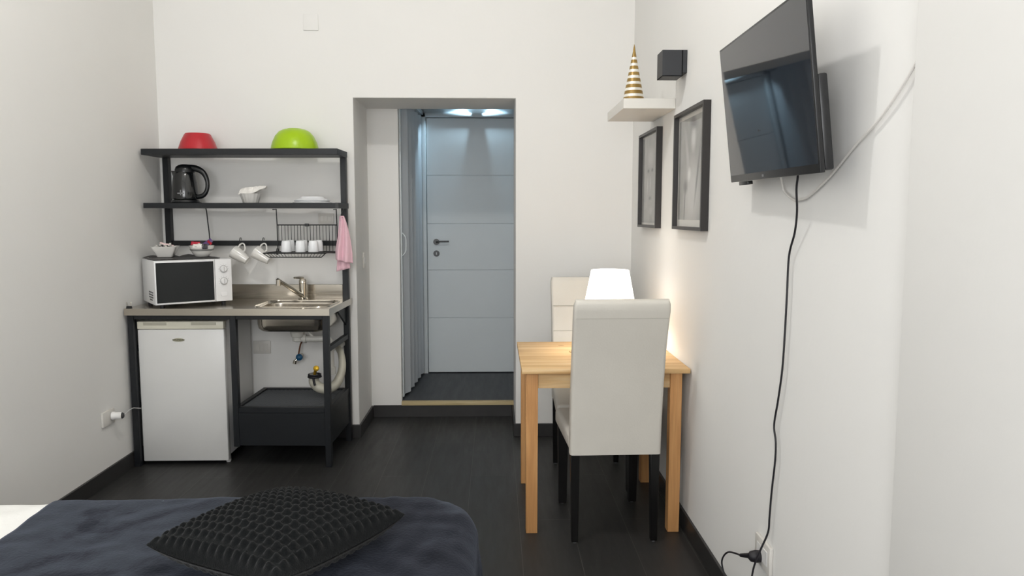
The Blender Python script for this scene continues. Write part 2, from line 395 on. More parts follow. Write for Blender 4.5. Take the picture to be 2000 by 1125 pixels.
# unseen wall behind the camera; its window is added to carry the fill light
struct('wall_front', MB().box(XL, -1.75, YF - T, YF, 0, ZC).box(.25, XR, YF - T, YF, 0, ZC).box(-1.75, .25, YF - T, YF, 0, .85).box(-1.75, .25, YF - T, YF, 2.65, ZC), 'wall_paint')
fr = MB()
for a in (-1.75, -.785, .19): fr.box(a, a + .06, YF - .07, YF - .01, .85, 2.65)
for z in (.85, 2.59): fr.box(-1.75, .25, YF - .07, YF - .01, z, z + .06)
wf = struct('fill_window_1', fr, 'door_white')
MB().box(-1.7, .2, YF - .05, YF - .04, .9, 2.6).build('window_pane', 'window_glass', wf)
# hall beyond the doorway
struct('hall_floor', MB().box(-1.3, .62, YR + .012, YH + .1, 0, HZ), 'hall_tile')
struct('trim_1', MB().box(-.657, DX1, YR - .022, YR + .03, .086, HZ - .001, .002), 'threshold_wood')
struct('wall_hall_end', MB().box(-1.3, .7, YH, YH + .08, 0, 2.75), 'hall_paint')
struct('wall_hall_left', MB().box(-1.35, -1.27, YR, YH, 0, 2.75), 'hall_paint')
struct('wall_hall_right', MB().box(.55, .63, YR, YH, 0, 2.75), 'hall_paint')
struct('ceiling_hall', MB().box(-1.35, .7, YR - .0, YH + .08, 2.66, 2.75), 'hall_paint')
struct('baseboard_hall', MB().box(-.664, -.588, YH - .012, YH, HZ, HZ + .085), 'baseboard')
# baseboards
bh, bt = .085, .012
struct('baseboard_left', MB().box(XL, XL + bt, YF, YB, 0, bh), 'baseboard', bevel=.002)
struct('baseboard_right', MB().box(XR - bt, XR, 1.5, YB, 0, bh), 'baseboard', bevel=.002)
struct('baseboard_right_near', MB().box(.837 - bt, .837, YF, 1.497, 0, bh), 'baseboard', bevel=.002)
struct('baseboard_back_left', MB().box(XL + bt, DX0 + bt, YB - bt, YB, 0, bh), 'baseboard', bevel=.002)
struct('baseboard_back_right', MB().box(DX1 - bt, XR - bt, YB - bt, YB, 0, bh), 'baseboard', bevel=.002)
struct('baseboard_recess_left', MB().box(DX0, DX0 + bt, YB, YR - bt, 0, bh), 'baseboard', bevel=.002)
struct('baseboard_recess_right', MB().box(DX1 - bt, DX1, YB, YR - bt, 0, bh), 'baseboard', bevel=.002)
struct('baseboard_recess', MB().box(DX0 + bt, DX1 - bt, YR - bt, YR + .012, 0, bh), 'baseboard', bevel=.002)
# hall door
dl, dr, dt = -.548, .262, 2.196
dm = MB(); zs = [HZ + .006, .576, .971, 1.349, 1.739, dt]
for a, b in zip(zs, zs[1:]): dm.box(dl, dr, YH - .034, YH - .004, a + .002, b - .002, .0025, 1)
dm.box(dl + .002, dr - .002, YH - .028, YH - .003, HZ + .006, dt - .002)
door = struct('door_1', dm, 'door_white')
MB().box(dl - .04, dl - .004, YH - .05, YH - .001, HZ, dt + .037, .003).box(dr + .004, dr + .04, YH - .05, YH - .001, HZ, dt + .037, .003)\
    .box(dl - .04, dr + .04, YH - .05, YH - .001, dt + .004, dt + .037, .003).build('door_frame', 'door_white', door)
hy = YH - .034
hd = MB().cyl((-.475, hy, 1.202), (-.475, hy - .012, 1.202), .025).cyl((-.475, hy - .012, 1.202), (-.475, hy - .05, 1.202), .01)\
    .tube([(-.475, hy - .05, 1.202), (-.44, hy - .052, 1.206), (-.37, hy - .05, 1.207)], .0065, 10)
hd.build('door_handle', 'black_plastic', door)
MB().cyl((-.475, hy, 1.108), (-.475, hy - .01, 1.108), .025).build('lock_rosette', 'black_plastic', door)
MB().box(-.479, -.471, hy - .0115, hy - .0095, 1.098, 1.118).build('keyhole', 'tv_silver', door)

# ================================================================== KITCHEN FRAME
KX, KY, KR = -.92, 4.08, -2.0
kit = thing('kitchen_stand', 'black steel open kitchen stand with two shelves and legs against the back wall', 'kitchen stand', (KX, KY, 0), KR)
def kp(name, mb, m='steel_frame', parent=None, **kw): return mb.build(name, m, parent or kit, **kw)
L = -1.125; D = .55; lg = .034
def bx(x0, x1, y0, y1, z0, z1, b=.0015): return MB().box(x0, x1, y0, y1, z0, z1, b, 1)
kp('leg', bx(-.004 - lg, -.004, .02, .02 + lg, 0, .866)); kp('leg', bx(L, L + lg, .02, .02 + lg, 0, .866))
kp('leg', bx(-.555, -.555 + lg, .02, .02 + lg, .118, .866))
kp('post', bx(-.004 - lg, -.004, .5105, D, 0, 1.80)); kp('post', bx(L, L + lg, .5105, D, 0, 1.80))
kp('shelf', bx(L - .004, .008, .265, .51, 1.766, 1.801)); kp('shelf', bx(L - .004, .008, .265, .51, 1.460, 1.490))
MB().box(-.01, .0085, .262, .515, 1.459, 1.491).build('end_bracket', 'microwave_vent', kit)
kp('back_rail', bx(L + lg, -.004 - lg, D - .028, D - .002, 1.232, 1.262))
kp('front_rail', bx(L + lg, -.004 - lg, .024, .05, .842, .866))
kp('side_rail', bx(L + .004, L + .03, .054, .51, .655, .682)); kp('side_rail', bx(L + .004, L + .03, .054, .51, .335, .362))
kp('side_rail', bx(-.034, -.008, .054, .51, .655, .684))
kp('gusset', MB().poly([(-.03, .51, .866), (-.03, .28, .866), (-.03, .51, .74)], (.012, 0, 0)))
tray = kp('tray_box', MB().box(-.553, -.012, .022, .036, .125, .312).box(-.553, -.539, .036, .508, .125, .312).box(-.024, -.012, .036, .508, .125, .312).box(-.553, -.012, D - .05, D - .044, .125, .312).box(-.55, -.014, .03, .508, .125, .137))
rim = MB().box(-.555 + lg, -.038, .022, .05, .313, .345, .0015, 1).box(-.04, -.01, .05, .508, .313, .345, .0015, 1).box(-.548, -.521, .054, .508, .313, .345, .0015, 1).box(-.52, -.04, .482, .508, .313, .345, .0015, 1)
rim.build('tray_rim', 'steel_frame', tray)
g = MB(); x0, x1, y0, y1 = -.52, -.04, .05, .5; c = -1.5
k = -40
while k < 60:      # expanded-metal diamonds of the tray top
    for sgn in (1, -1):
        a = x0 + k * .026; pts = []
        # line x = a + sgn*(y-y0)*1.25
        ya, yb = y0, y1; xa, xb = a, a + sgn * (y1 - y0) * 1.25
        def clip(xa, ya, xb, yb):
            if xa > xb: xa, ya, xb, yb = xb, yb, xa, ya
            if xb <= x0 or xa >= x1: return None
            if xa < x0: ya += (yb - ya) * (x0 - xa) / (xb - xa); xa = x0
            if xb > x1: yb -= (yb - ya) * (xb - x1) / (xb - xa); xb = x1
            return xa, ya, xb, yb
        r = clip(xa, ya, xb, yb)
        if r and math.hypot(r[2] - r[0], r[3] - r[1]) > .01: g.beam((r[0], r[1], .334 + .001 * sgn), (r[2], r[3], .334 + .001 * sgn), .0055, .003)
    k += 1
g.build('tray_mesh', 'mesh_black', tray)

# ---- worktop with sink
wt = thing('worktop', 'brushed stainless steel worktop with inset sink on the black kitchen stand', 'worktop', (KX, KY, 0), KR)
WX0, WX1, WY0, WY1, WZ = -1.13, .008, 0, .553, .905
hole = rrect(-.237, .24, .415, .32, .07, 10)
hx, hyc = -.237, .24
def outer(p):
    dx, dy = p[0] - hx, p[1] - hyc; ts = []
    if dx > 1e-9: ts.append((WX1 - hx) / dx)
    if dx < -1e-9: ts.append((WX0 - hx) / dx)
    if dy > 1e-9: ts.append((WY1 - hyc) / dy)
    if dy < -1e-9: ts.append((WY0 - hyc) / dy)
    t = min(ts); return [hx + dx * t, hyc + dy * t]
out = [outer(p) for p in hole]
for cxy in ((WX0, WY0), (WX0, WY1), (WX1, WY0), (WX1, WY1)):
    i = min(range(len(out)), key=lambda k: math.hypot(out[k][0] - cxy[0], out[k][1] - cxy[1])); out[i] = list(cxy)
def scl(s, z, dr=0): return [(hx + (p[0] - hx) * s, hyc + (p[1] - hyc) * s, z) for p in hole]
top = MB().rings([[(p[0], p[1], .867) for p in out], [(p[0], p[1], WZ) for p in out], scl(1.06, WZ), scl(1.05, WZ + .0035), scl(1.02, WZ + .0035), scl(1.0, WZ - .004)], True, False, False)
top.build('worktop_panel', 'stainless', wt, ang=50)
bowl = MB().rings([scl(1.0, WZ - .004), scl(.99, WZ - .02), scl(.975, .80), scl(.95, .777), scl(.88, .764), scl(.4, .761)], True, False, True)
sb = bowl.build('sink_basin', 'stainless', wt, ang=60, solid=.002)
MB().lathe([(.045, 0), (.045, .004), (.03, .0045), (.012, .002)], (-.235, .23, .7625)).build('drain_strainer', 'chrome', sb)
ov = MB()
for i in range(6): ov.box(-.255 + i * .012, -.249 + i * .012, .3915, .3955, .845, .872)  # overflow openings drawn as dark strips, their inner shade put into the colour
ov.build('overflow_slots', 'slot_dark', sb)
MB().box(-1.115, -.045, .535, .543, WZ, .991, .001, 1).build('backsplash', 'stainless', wt)

# ---- tap
fx, fy = -1.170, 4.535
tp = thing('kitchen_tap', 'chrome mixer tap with slanting spout behind the sink', 'tap', (fx, fy, WZ))
MB().lathe([(.027, 0), (.027, .008), (.021, .014), (.021, .10), (.023, .102), (.023, .118), (.018, .128), (.006, .131)]).build('tap_body', 'chrome', tp)
MB().tube([(0, -.012, .022), (-.022, -.05, .05), (-.088, -.17, .128), (-.097, -.186, .136)], [.014, .0135, .0115, .012], 14, 3).cyl((-.094, -.182, .140), (-.094, -.182, .104), .0135).build('spout', 'chrome', tp)
MB().tube([(0, 0, .13), (-.012, -.02, .137), (-.035, -.06, .14)], [.012, .008, .006], 10, 3).build('lever', 'chrome', tp)

# ---- waste pipe
wp = thing('waste_pipe', 'grey plastic waste pipe and trap hanging under the sink basin', 'pipe', (0, 0, 0))
MB().lathe([(.05, .757), (.05, .750), (.043, .745), (.036, .715), (.03, .712), (.03, .69), (.02, .685)], (-1.150, 4.31, 0), 28).build('waste_cup', 'pipe_grey', wp)
MB().tube([(-1.15, 4.31, .702), (-1.05, 4.31, .70), (-.985, 4.315, .70), (-.965, 4.32, .675), (-.962, 4.32, .60), (-.962, 4.32, .50)], .019, 14, 5).build('down_pipe', 'pipe_grey', wp)
MB().tube([(-1.13, 4.31, .78), (-1.09, 4.31, .745), (-1.06, 4.31, .71)], .008, 8, 3).build('overflow_tube', 'pipe_grey', wp)
for a, b, c in (((-1.115, 4.31, .702), (-1.10, 4.31, .702), .026), ((-.962, 4.32, .665), (-.962, 4.32, .63), .026), ((-.962, 4.32, .53), (-.962, 4.32, .49), .027)): MB().cyl(a, b, c).build('pipe_nut', 'pipe_grey', wp)
MB().tube([(-1.070, 4.36, .478), (-1.074, 4.36, .435), (-1.045, 4.36, .40), (-.995, 4.36, .393), (-.95, 4.37, .415), (-.922, 4.39, .47), (-.915, 4.41, .53), (-.930, 4.45, .585), (-.955, 4.50, .61)], [.029, .031, .031, .03, .028, .025, .022, .020, .020], 16, 5).build('trap_bend', 'hose_cream', wp)
MB().tube([(-.955, 4.50, .61), (-.955, 4.54, .62), (-.955, 4.668, .625)], .022, 14, 2).cyl((-.955, 4.66, .625), (-.955, 4.671, .625), .04).build('wall_outlet_pipe', 'pipe_grey', wp)
rg = MB()
for z, r in ((.478, .034), (.466, .036)): rg.tube([(-1.070 + r * cos(a), 4.36 + r * sin(a), z) for a in [2 * pi * q / 20 for q in range(21)]], .006, 8)
rg.build('seal_ring', 'black_rubber', wp)
MB().tube([(-1.07, 4.36, .48), (-1.062, 4.345, .50), (-1.052, 4.33, .517)], .009, 10, 3).lathe([(.01, -.008), (.017, 0), (.017, .006), (.008, .01)], (-1.050, 4.325, .522), 16, (0, -1, .2)).build('yellow_cap', 'brass', wp)
MB().tube([(-1.07, 4.33, .475), (-1.068, 4.325, .45), (-1.06, 4.322, .42)], .007, 8, 3).build('sling', 'black_rubber', wp)
vl = thing('stop_valve', 'small chrome stop valve with blue knob on the wall below the sink', 'valve', (-1.222, 4.6, .54))
MB().tube([(.005, .06, .085), (.006, .02, .075), (.002, 0, .04), (-.004, 0, .01)], .005, 8, 4).build('supply_tube', 'rust', vl)
MB().cyl((0, .068, 0), (0, -.01, 0), .011, n=16).cyl((0, 0, .006), (-.022, -.01, -.028), .009, n=12).cyl((-.022, -.01, -.022), (-.026, -.012, -.042), .012, n=12).build('valve_body', 'chrome', vl)
MB().lathe([(.004, .005), (.019, .008), (.021, .018), (.012, .028), (.001, .03)], (.006, -.01, 0), 20, (0.1, -1, .1)).build('valve_knob', 'valve_blue', vl)

# ---- fridge
fg = thing('mini_fridge', 'white undercounter fridge standing beneath the left half of the worktop', 'fridge', (-1.763, 4.165, 0))
fw = .240
MB().box(-fw + .004, fw - .004, .045, .465, .045, .822, .004).build('fridge_body', 'fridge_white', fg)
def dfront(u, v):  # gently bowed door front
    x = (u - .5) * 2 * fw; z = .032 + v * (.782 - .032); return (x, -.006 * (1 - (2 * u - 1) ** 4), z)
dd = MB().box(-fw, fw, .0, .042, .022, .782, .006); dd.build('fridge_door', 'fridge_white', fg)
hr = MB().box(-fw, fw, -.004, .042, .783, .827, .005).build('handle_trim', 'fridge_cream', fg)
for a, b in ((-.205, -.075), (.06, .20)): MB().box(a, b, -.0055, .0, .805, .822, .002).build('grip_recess_shade', 'handle_shadow', hr)  # shallow strips with the shade of the grips put into their colour
MB().lathe([(.0155, 0), (.0155, .002), (.014, .003)], (0, 0, 0), 32, (0, -1, 0)).xf(Matrix.Translation((-.013, -.0004, .722)) @ Matrix.Diagonal((2.15, 1, .62, 1))).build('badge', 'badge_gold', fg)
text_mesh('badge_lettering', 'HYUNDAI', .015, 'badge_dark', fg, Matrix.Translation((-.013, -.0042, .7225)) @ Matrix.Rotation(pi / 2, 4, 'X'), .0004, .98)
for a, b in ((-.19, .13), (.222, .055), (-.2, .42), (.2, .42)): MB().lathe([(.012, 0), (.015, .01), (.013, .045)], (a - (.0 if a < 0 else .002), b, 0), 16).build('foot', 'white_plastic', fg)

# ---- microwave
mwA = 35.5; mwz = .905
mw = thing('microwave', 'white microwave oven with black door window set askew on the worktop', 'microwave', (-1.860, 4.088, mwz), mwA)
MW, MD_, MH = .412, .318, .265; z0 = .019
MB().box(0, MW, .012, MD_, z0, MH, .004).build('microwave_body', 'microwave_white', mw)
MB().box(0, .318, -.002, .0118, z0 + .002, MH - .002, .003).build('microwave_door', 'microwave_white', mw)
MB().box(.008, .312, -.0035, -.001, z0 + .012, MH - .012, .001, 1).build('door_window', 'microwave_glass', mw)
cp = MB().box(.320, MW, -.004, .0118, z0 + .002, MH - .002, .004).build('control_panel', 'microwave_white', mw)
for z in (.207, .137):
    kn = MB().lathe([(.0185, 0), (.017, .012), (.015, .014), (.001, .0145)], (.366, -.0042, z), 28, (0, -1, 0)).build('dial', 'microwave_white', cp)
    MB().box(.3645, .3675, -.021, -.018, z - .014, z + .014).build('dial_grip', 'dial_ring', kn)
    MB().lathe([(.022, 0), (.022, .0008)], (.366, -.004, z), 28, (0, -1, 0)).build('dial_ring', 'dial_ring', cp)
MB().rings([[(p[0], -.0042, p[1]) for p in rrect(.364, .062, .036, .024, .010, 6)], [(p[0], -.009, p[1]) for p in rrect(.364, .062, .034, .022, .009, 6)]]).build('door_button', 'microwave_white', cp)
for z in (.207, .137):
    mk = MB()
    for a in (150, 120, 90, 60, 30, 0, 180, 210): mk.cyl((.366 + .028 * cos(radians(a)), -.004, z + .028 * sin(radians(a))), (.366 + .028 * cos(radians(a)), -.0046, z + .028 * sin(radians(a))), .0012, n=6)
    mk.build('dial_scale', 'microwave_vent', cp)['kind'] = 'stuff'
vt = MB()
for i in range(6):
    for j in range(4):
        if (i, j) in ((0, 0), (5, 0)): continue
        vt.box(-.0008, .002, .05 + i * .019, .062 + i * .019, .04 + j * .014, .048 + j * .014)
vt.build('side_vents', 'microwave_vent', mw)
for a, b in ((.045, .055), (MW - .04, .04), (.03, MD_ - .03), (MW - .03, MD_ - .03)): MB().lathe([(.012, 0), (.012, .0195)], (a, b, 0), 14).build('foot', 'black_rubber', mw)
cv = MB()
def matf(u, v):
    x = .004 + u * (MW - .06); y = .02 + v * (MD_ - .022)
    if u > .93: x -= 0
    return (x, y + .006 * noise.noise(Vector((u * 5, v * 3, 1))), .0035 + .0025 * abs(noise.noise(Vector((u * 9, v * 7, 0)))) + (.012 * max(0, v - .85) / .15 * abs(sin(u * 11)) if v > .85 else 0))
cv.grid(matf, 40, 30)
c_o = cv.build('appliance_mat', 'frame_dark', None, solid=.002); c_o.location = (-1.860, 4.088, mwz + MH); c_o.rotation_euler = (0, 0, radians(mwA))
tag(c_o, 'dark thin rumpled mat lying on top of the microwave', 'mat')
TZ = mwz + MH + .008

# ---- bowls of sachets
sq = thing('square_bowl', 'white square bowl of paper sachets on the microwave, the left one', 'bowl', (-1.912, 4.362, TZ), 12)
def sqr(s, z, r=.012): return [(p[0], p[1], z) for p in rrect(0, 0, s, s, r, 5)]
MB().rings([sqr(.078, 0), sqr(.084, .004), sqr(.118, .042), sqr(.136, .062), sqr(.131, .062), sqr(.112, .042), sqr(.07, .008)], True, True, True).build('bowl', 'ceramic', sq)
rb = thing('round_bowl', 'white round bowl with printed band full of tea sachets on the microwave', 'bowl', (-1.708, 4.375, TZ))
MB().lathe([(.03, 0), (.036, .002), (.052, .02), (.063, .042), (.069, .066), (.066, .066), (.059, .042), (.045, .02), (.02, .008)], n=44).build('bowl', 'ceramic', rb)
MB().lathe([(.0595, .0355), (.0645, .046), (.0668, .046), (.0618, .0355)], n=44, cap0=False, cap1=False).build('printed_band', 'print_grey', rb)
def sachet(c, ang, tilt, L_, W_, m, label, group, roll=0):
    s = MB(); pts = rrect(0, 0, L_, W_, .002, 2)
    def f(u, v):
        x = (u - .5) * L_; y = (v - .5) * W_; return (x, y, 0)
    for sg in (1, -1): s.grid(lambda u, v: ((u - .5) * L_, (v - .5) * W_, sg * .0035 * max(0, (1 - (2 * u - 1) ** 4) * (1 - (2 * v - 1) ** 4)) + .0012 * sin(u * 14)), 10, 6)
    bmesh.ops.remove_doubles(s.bm, verts=s.bm.verts, dist=1e-5)
    o = s.build('sachet', m); o.location = c; o.rotation_euler = (radians(roll), radians(tilt), radians(ang)); tag(o, label, 'sachet', group); return o
G1 = 'paper sachets in the square bowl'; G2 = 'sachets in the round bowl'
bz = TZ
sachet((-1.90, 4.352, bz + .073), 15, 14, .075, .016, 'paper_pink', 'pink and white sugar stick lying across the sachets of the square bowl', G1, 30)
for i, (dx, dy, an, ti, m) in enumerate([(-.045, .01, 80, -30, 'paper_white'), (-.02, -.02, 20, 25, 'paper_white'), (.0, .02, 60, -35, 'paper_white'), (.03, .0, 100, 30, 'paper_white'), (-.03, -.035, 150, 20, 'paper_white'), (.02, -.035, 40, -25, 'paper_white')]):
    sachet((-1.912 + dx, 4.362 + dy, bz + .055 + .003 * (i % 3)), an, ti, .06, .02, m, 'white paper sugar sachet ' + ['at the far left of', 'flat in the left half of', 'standing at the back of', 'at the far right of', 'in the front left corner of', 'in the front right corner of'][i] + ' the square bowl', G1)
for i, (dx, dy) in enumerate([(-.012, -.045), (.012, -.046), (.035, -.04), (-.03, .03)]):
    sachet((-1.912 + dx, 4.362 + dy, bz + .06), 30 * i, 35, .03, .012, 'sachet_dark', 'small dark sachet end ' + ['left of centre at the front of', 'right of centre at the front of', 'near the front right corner of', 'at the back left of'][i] + ' the square bowl', G1)
sachet((-1.738, 4.36, bz + .078), 5, 4, .05, .022, 'sachet_red', 'red tea sachet poking over the left rim of the round bowl', G2, 62)
sachet((-1.705, 4.40, bz + .076), -5, 0, .06, .03, 'sachet_dark', 'dark tea sachet standing at the back of the round bowl', G2, 70)
sachet((-1.676, 4.385, bz + .082), 30, -35, .055, .028, 'sachet_purple', 'purple foil sachet sticking up at the right of the round bowl', G2, 55)
sachet((-1.66, 4.37, bz + .082), -40, 25, .045, .014, 'sachet_red', 'thin crimson sachet next to the purple one in the round bowl', G2, 55)
sachet((-1.668, 4.318, bz + .062), 18, 0, .03, .03, 'sachet_dark', 'black square sachet hanging over the front right rim of the round bowl', G2, 74)
sachet((-1.71, 4.312, bz + .064), -3, 0, .05, .022, 'paper_white', 'white sachet leaning against the front rim of the round bowl', G2, 72)
sachet((-1.69, 4.35, bz + .07), 50, 12, .06, .025, 'paper_white', 'white sachet lying in the middle of the round bowl', G2, 20)

# ---- kettle
SZ = 1.491
kt = thing('kettle', 'black glossy electric kettle on the middle shelf', 'kettle', (-1.838, 4.49, SZ))
MB().lathe([(.078, 0), (.08, .006), (.074, .018), (.06, .022)], n=40).build('power_base', 'black_plastic', kt)
kbm = MB().lathe([(.073, .022), (.075, .03), (.073, .07), (.068, .12), (.061, .16), (.056, .178), (.052, .184)], n=44)
kbm.build('kettle_body', 'kettle_black', kt)
MB().rings([[(-.045, -.02, .13), (-.045, .02, .13), (-.056, 0, .13)], [(-.05, -.026, .16), (-.05, .026, .16), (-.068, 0, .16)], [(-.04, -.032, .187), (-.04, .032, .187), (-.078, 0, .19)]]).build('kettle_spout', 'kettle_black', kt)
MB().lathe([(.055, .18), (.055, .196), (.049, .212), (.036, .222), (.018, .2275), (.001, .228)], (.003, 0, 0), 36).build('kettle_lid', 'black_plastic', kt)
MB().tube([(.02, 0, .208), (.07, 0, .203), (.112, 0, .178), (.133, 0, .13), (.129, 0, .078), (.105, 0, .045), (.066, 0, .036)], [.019, .019, .0155, .0125, .012, .0135, .015], 14, 6).build('kettle_handle', 'black_plastic', kt)
MB().box(-.014, .022, -.0765, -.069, .052, .059).box(.002, .007, -.0765, -.069, .044, .075).build('kettle_logo', 'tv_silver', kt)
MB().tube([(.06, .03, .004), (.075, .06, -.002), (.08, .10, -.03), (.087, .105, -.12), (.095, .10, -.2), (.093, .10, -.30)], .0035, 8, 5).build('cord', 'black_rubber', kt)

# ---- bowls on the top shelf
TS = 1.802
r_ = MB().lathe([(.108, 0), (.112, .002), (.109, .010), (.095, .05), (.075, .09), (.069, .097), (.0665, .0975), (.064, .094), (.001, .093)], n=56, cap0=False).build('red_bowl', 'red_plastic', loc=(-1.758, 4.508, TS))
tag(r_, 'red plastic bowl upside down on the top shelf', 'bowl')
g_ = MB().lathe([(.134, 0), (.138, .003), (.136, .02), (.129, .045), (.112, .082), (.09, .108), (.065, .121), (.044, .1245), (.041, .127), (.038, .123), (.001, .122)], n=56, cap0=False).build('green_bowl', 'green_plastic', loc=(-1.185, 4.50, TS))
tag(g_, 'lime green domed plastic bowl upside down on the top shelf', 'bowl')

# ---- napkin bowl and plates on the middle shelf
nb = thing('ribbed_bowl', 'small white ribbed bowl on the middle shelf', 'bowl', (-1.453, 4.49, SZ))
def rib(r, z, k=.035): return [(r * (1 + k * (abs(sin(8 * a)) - .5)) * cos(a), r * (1 + k * (abs(sin(8 * a)) - .5)) * sin(a), z) for a in [2 * pi * q / 96 for q in range(96)]]
MB().rings([rib(.042, 0), rib(.045, .003), rib(.06, .05, .05), rib(.064, .056, .02), rib(.061, .056, .02), rib(.055, .045, .02), rib(.035, .008, .02)]).build('bowl', 'ceramic', nb)
npk = MB()
def napf(u, v):
    x = -.058 + u * .155; base = .052 + .045 * (u ** 2) - .003
    h = (.052 * (1 - (2 * u - .75) ** 2 * .55)) * (1 - .35 * u)
    y = (v - .5) * (.085 - .05 * u)
    z = base + h * (1 - abs(2 * v - 1) ** 1.6) * .8 + .004 * sin(v * 40 + u * 9)
    return (x, y + .002 * sin(u * 30), z)
npk.grid(napf, 36, 30)
tag(npk.build('napkins', 'paper_white', loc=(-1.453, 4.49, SZ), solid=.003), 'folded white paper napkins fanning out of the small ribbed bowl', 'napkins')
for i, (z, s) in enumerate(((0, 1.0), (.012, .93))):
    p = MB().lathe([(.112 * s, 0), (.113 * s, .003), (.1 * s, .009), (.075 * s, .018), (.07 * s, .025), (.066 * s, .026), (.064 * s, .021), (.001, .02)], n=48, cap0=False).build('plate', 'cup_white', loc=(-1.089, 4.49, SZ + .0005 + z))
    tag(p, ['lower of the two upside down white plates on the middle shelf', 'upper of the two upside down white plates on the middle shelf'][i], 'plate', 'plates on the middle shelf')

# ---- mugs on hooks
def mug(x, y, z, label):
    t = thing('mug', label, 'mug', (x, y, z), 0, 'white mugs hanging from the rail')
    ax = Vector((.84, -.10, -.54)).normalized(); up = Vector((0, 0, 1)); n2 = (up - ax * up.dot(ax)).normalized()
    c = Vector((-.012, -.02, -.062))
    o = c - ax * .055
    MB().lathe([(.040, .0), (.0415, .001), (.040, .02), (.034, .06), (.026, .095), (.023, .103), (.0215, .1035), (.020, .1005), (.001, .1)], o, 40, ax, cap0=False).lathe([(.040, .0), (.0375, .0015), (.037, .02), (.031, .06), (.02, .09), (.001, .092)], o, 40, ax, cap0=False).build('mug_body', 'ceramic', t)
    pts = [(.02, .034), (.018, .055), (.026, .07), (.044, .073), (.058, .066), (.066, .05), (.062, .038)]
    a = o + ax * .012 + n2 * .039; b = o + ax * .05 + n2 * .034
    P = [a - n2 * .002, a + n2 * .02 + ax * .002, a + n2 * .034 + ax * .012, a + n2 * .032 + ax * .027, b + n2 * .014 + ax * .006, b - n2 * .002]
    MB().tube(P, [.0055, .0048, .0045, .0045, .0048, .0055], 10, 5).build('mug_handle', 'ceramic', t)
    return t
def hook(x, y, z, label):
    tag(MB().tube([(0, .032, .004), (0, .03, .018), (0, .012, .018), (0, .004, .008), (0, .0, -.012), (0, -.008, -.022), (0, -.016, -.014)], .0022, 8, 4).build('hook', 'black_plastic', loc=(x, y, z)), label, 'hook', 'hooks on the rail')
m1 = mug(-1.532, 4.575, 1.232, 'white mug hanging from the rail next to the microwave, left of two')
m2 = mug(-1.399, 4.568, 1.232, 'white mug hanging from the rail nearer the dish rack, right of two')
for x, y, nm in ((-1.559, 4.58, 'left'), (-1.418, 4.576, 'right')): hook(x, y, 1.262, 'black hook over the rail holding the %s white mug' % nm)

# ---- dish rack
dk = thing('dish_rack', 'black wire dish rack hanging under the middle shelf', 'dish rack', (0, 0, 0))
RX0, RX1 = -1.315, -.952
wr = MB()
for x in (-1.298, -.943): wr.tube([(x, 4.40, 1.452), (x, 4.47, 1.455), (x + .001, 4.475, 1.36), (x + .001, 4.475, 1.20)], .0032, 8)
wr.tube([(-1.298, 4.475, 1.361), (-.943, 4.475, 1.361)], .0035, 8)
wr.tube([(-1.298, 4.475, 1.195), (-.943, 4.475, 1.195)], .0035, 8)
wr.build('hanger', 'black_plastic', dk)
MB().box(-1.133, -1.108, 4.468, 4.482, 1.353, 1.369, .002, 1).build('clip', 'black_plastic', dk)
for x in (-1.298,): MB().tube([(x, 4.475, 1.222), (x, 4.47, 1.205), (x, 4.46, 1.185)], [.006, .009, .005], 8, 2).build('joint', 'black_plastic', dk)
for i in range(19):
    x = -1.289 + i * .0188
    MB().tube([(x, 4.474, 1.361), (x, 4.474, 1.195)], .0017, 6).build('upright_wire', 'black_plastic', dk)
bk = MB(); zr, zb = 1.203, 1.180
loop = [(-1.318, 4.26, zr), (-.965, 4.26, zr), (-.945, 4.47, zr), (-1.296, 4.47, zr)]
bk.tube(loop + [loop[0]], .0035, 8)
lp2 = [(-1.288, 4.266, zb), (-.99, 4.266, zb)]
bk.tube([loop[0]] + lp2 + [loop[1]], .003, 8); bk.build('basket_rim', 'black_plastic', dk)
for i in range(19):
    u = i / 18; lerp = lambda a, b: tuple(a[k] * (1 - u) + b[k] * u for k in range(3))
    MB().tube([lerp(lp2[0], lp2[1]), lerp(loop[0], loop[1]), lerp(loop[3], loop[2])], .0016, 6).build('basket_wire', 'black_plastic', dk)
# ---- tumblers
cup = MB().lathe([(.029, 0), (.0295, .001), (.0265, .05), (.0235, .064), (.021, .0655), (.001, .0655)], n=36, cap0=False).lathe([(.029, 0), (.0275, .001), (.0255, .05), (.001, .06)], n=36, cap0=False).build('tumbler', 'cup_white')
CW = ['leftmost', 'middle', 'rightmost']; first = True
for i, (xf, xb) in enumerate(((-1.208, -1.211), (-1.126, -1.134), (-1.052, -1.046))):
    for j, (x, y, rw) in enumerate(((xf, 4.335, 'front'), (xb, 4.428, 'back'))):
        o = cup if first else cup.copy()
        if not first: COL.objects.link(o)
        first = False; o.location = (x, y, zr + .004)
        tag(o, 'white tumbler upside down in the dish rack, %s of the %s row' % (CW[i], rw), 'cup', 'white tumblers in the dish rack')
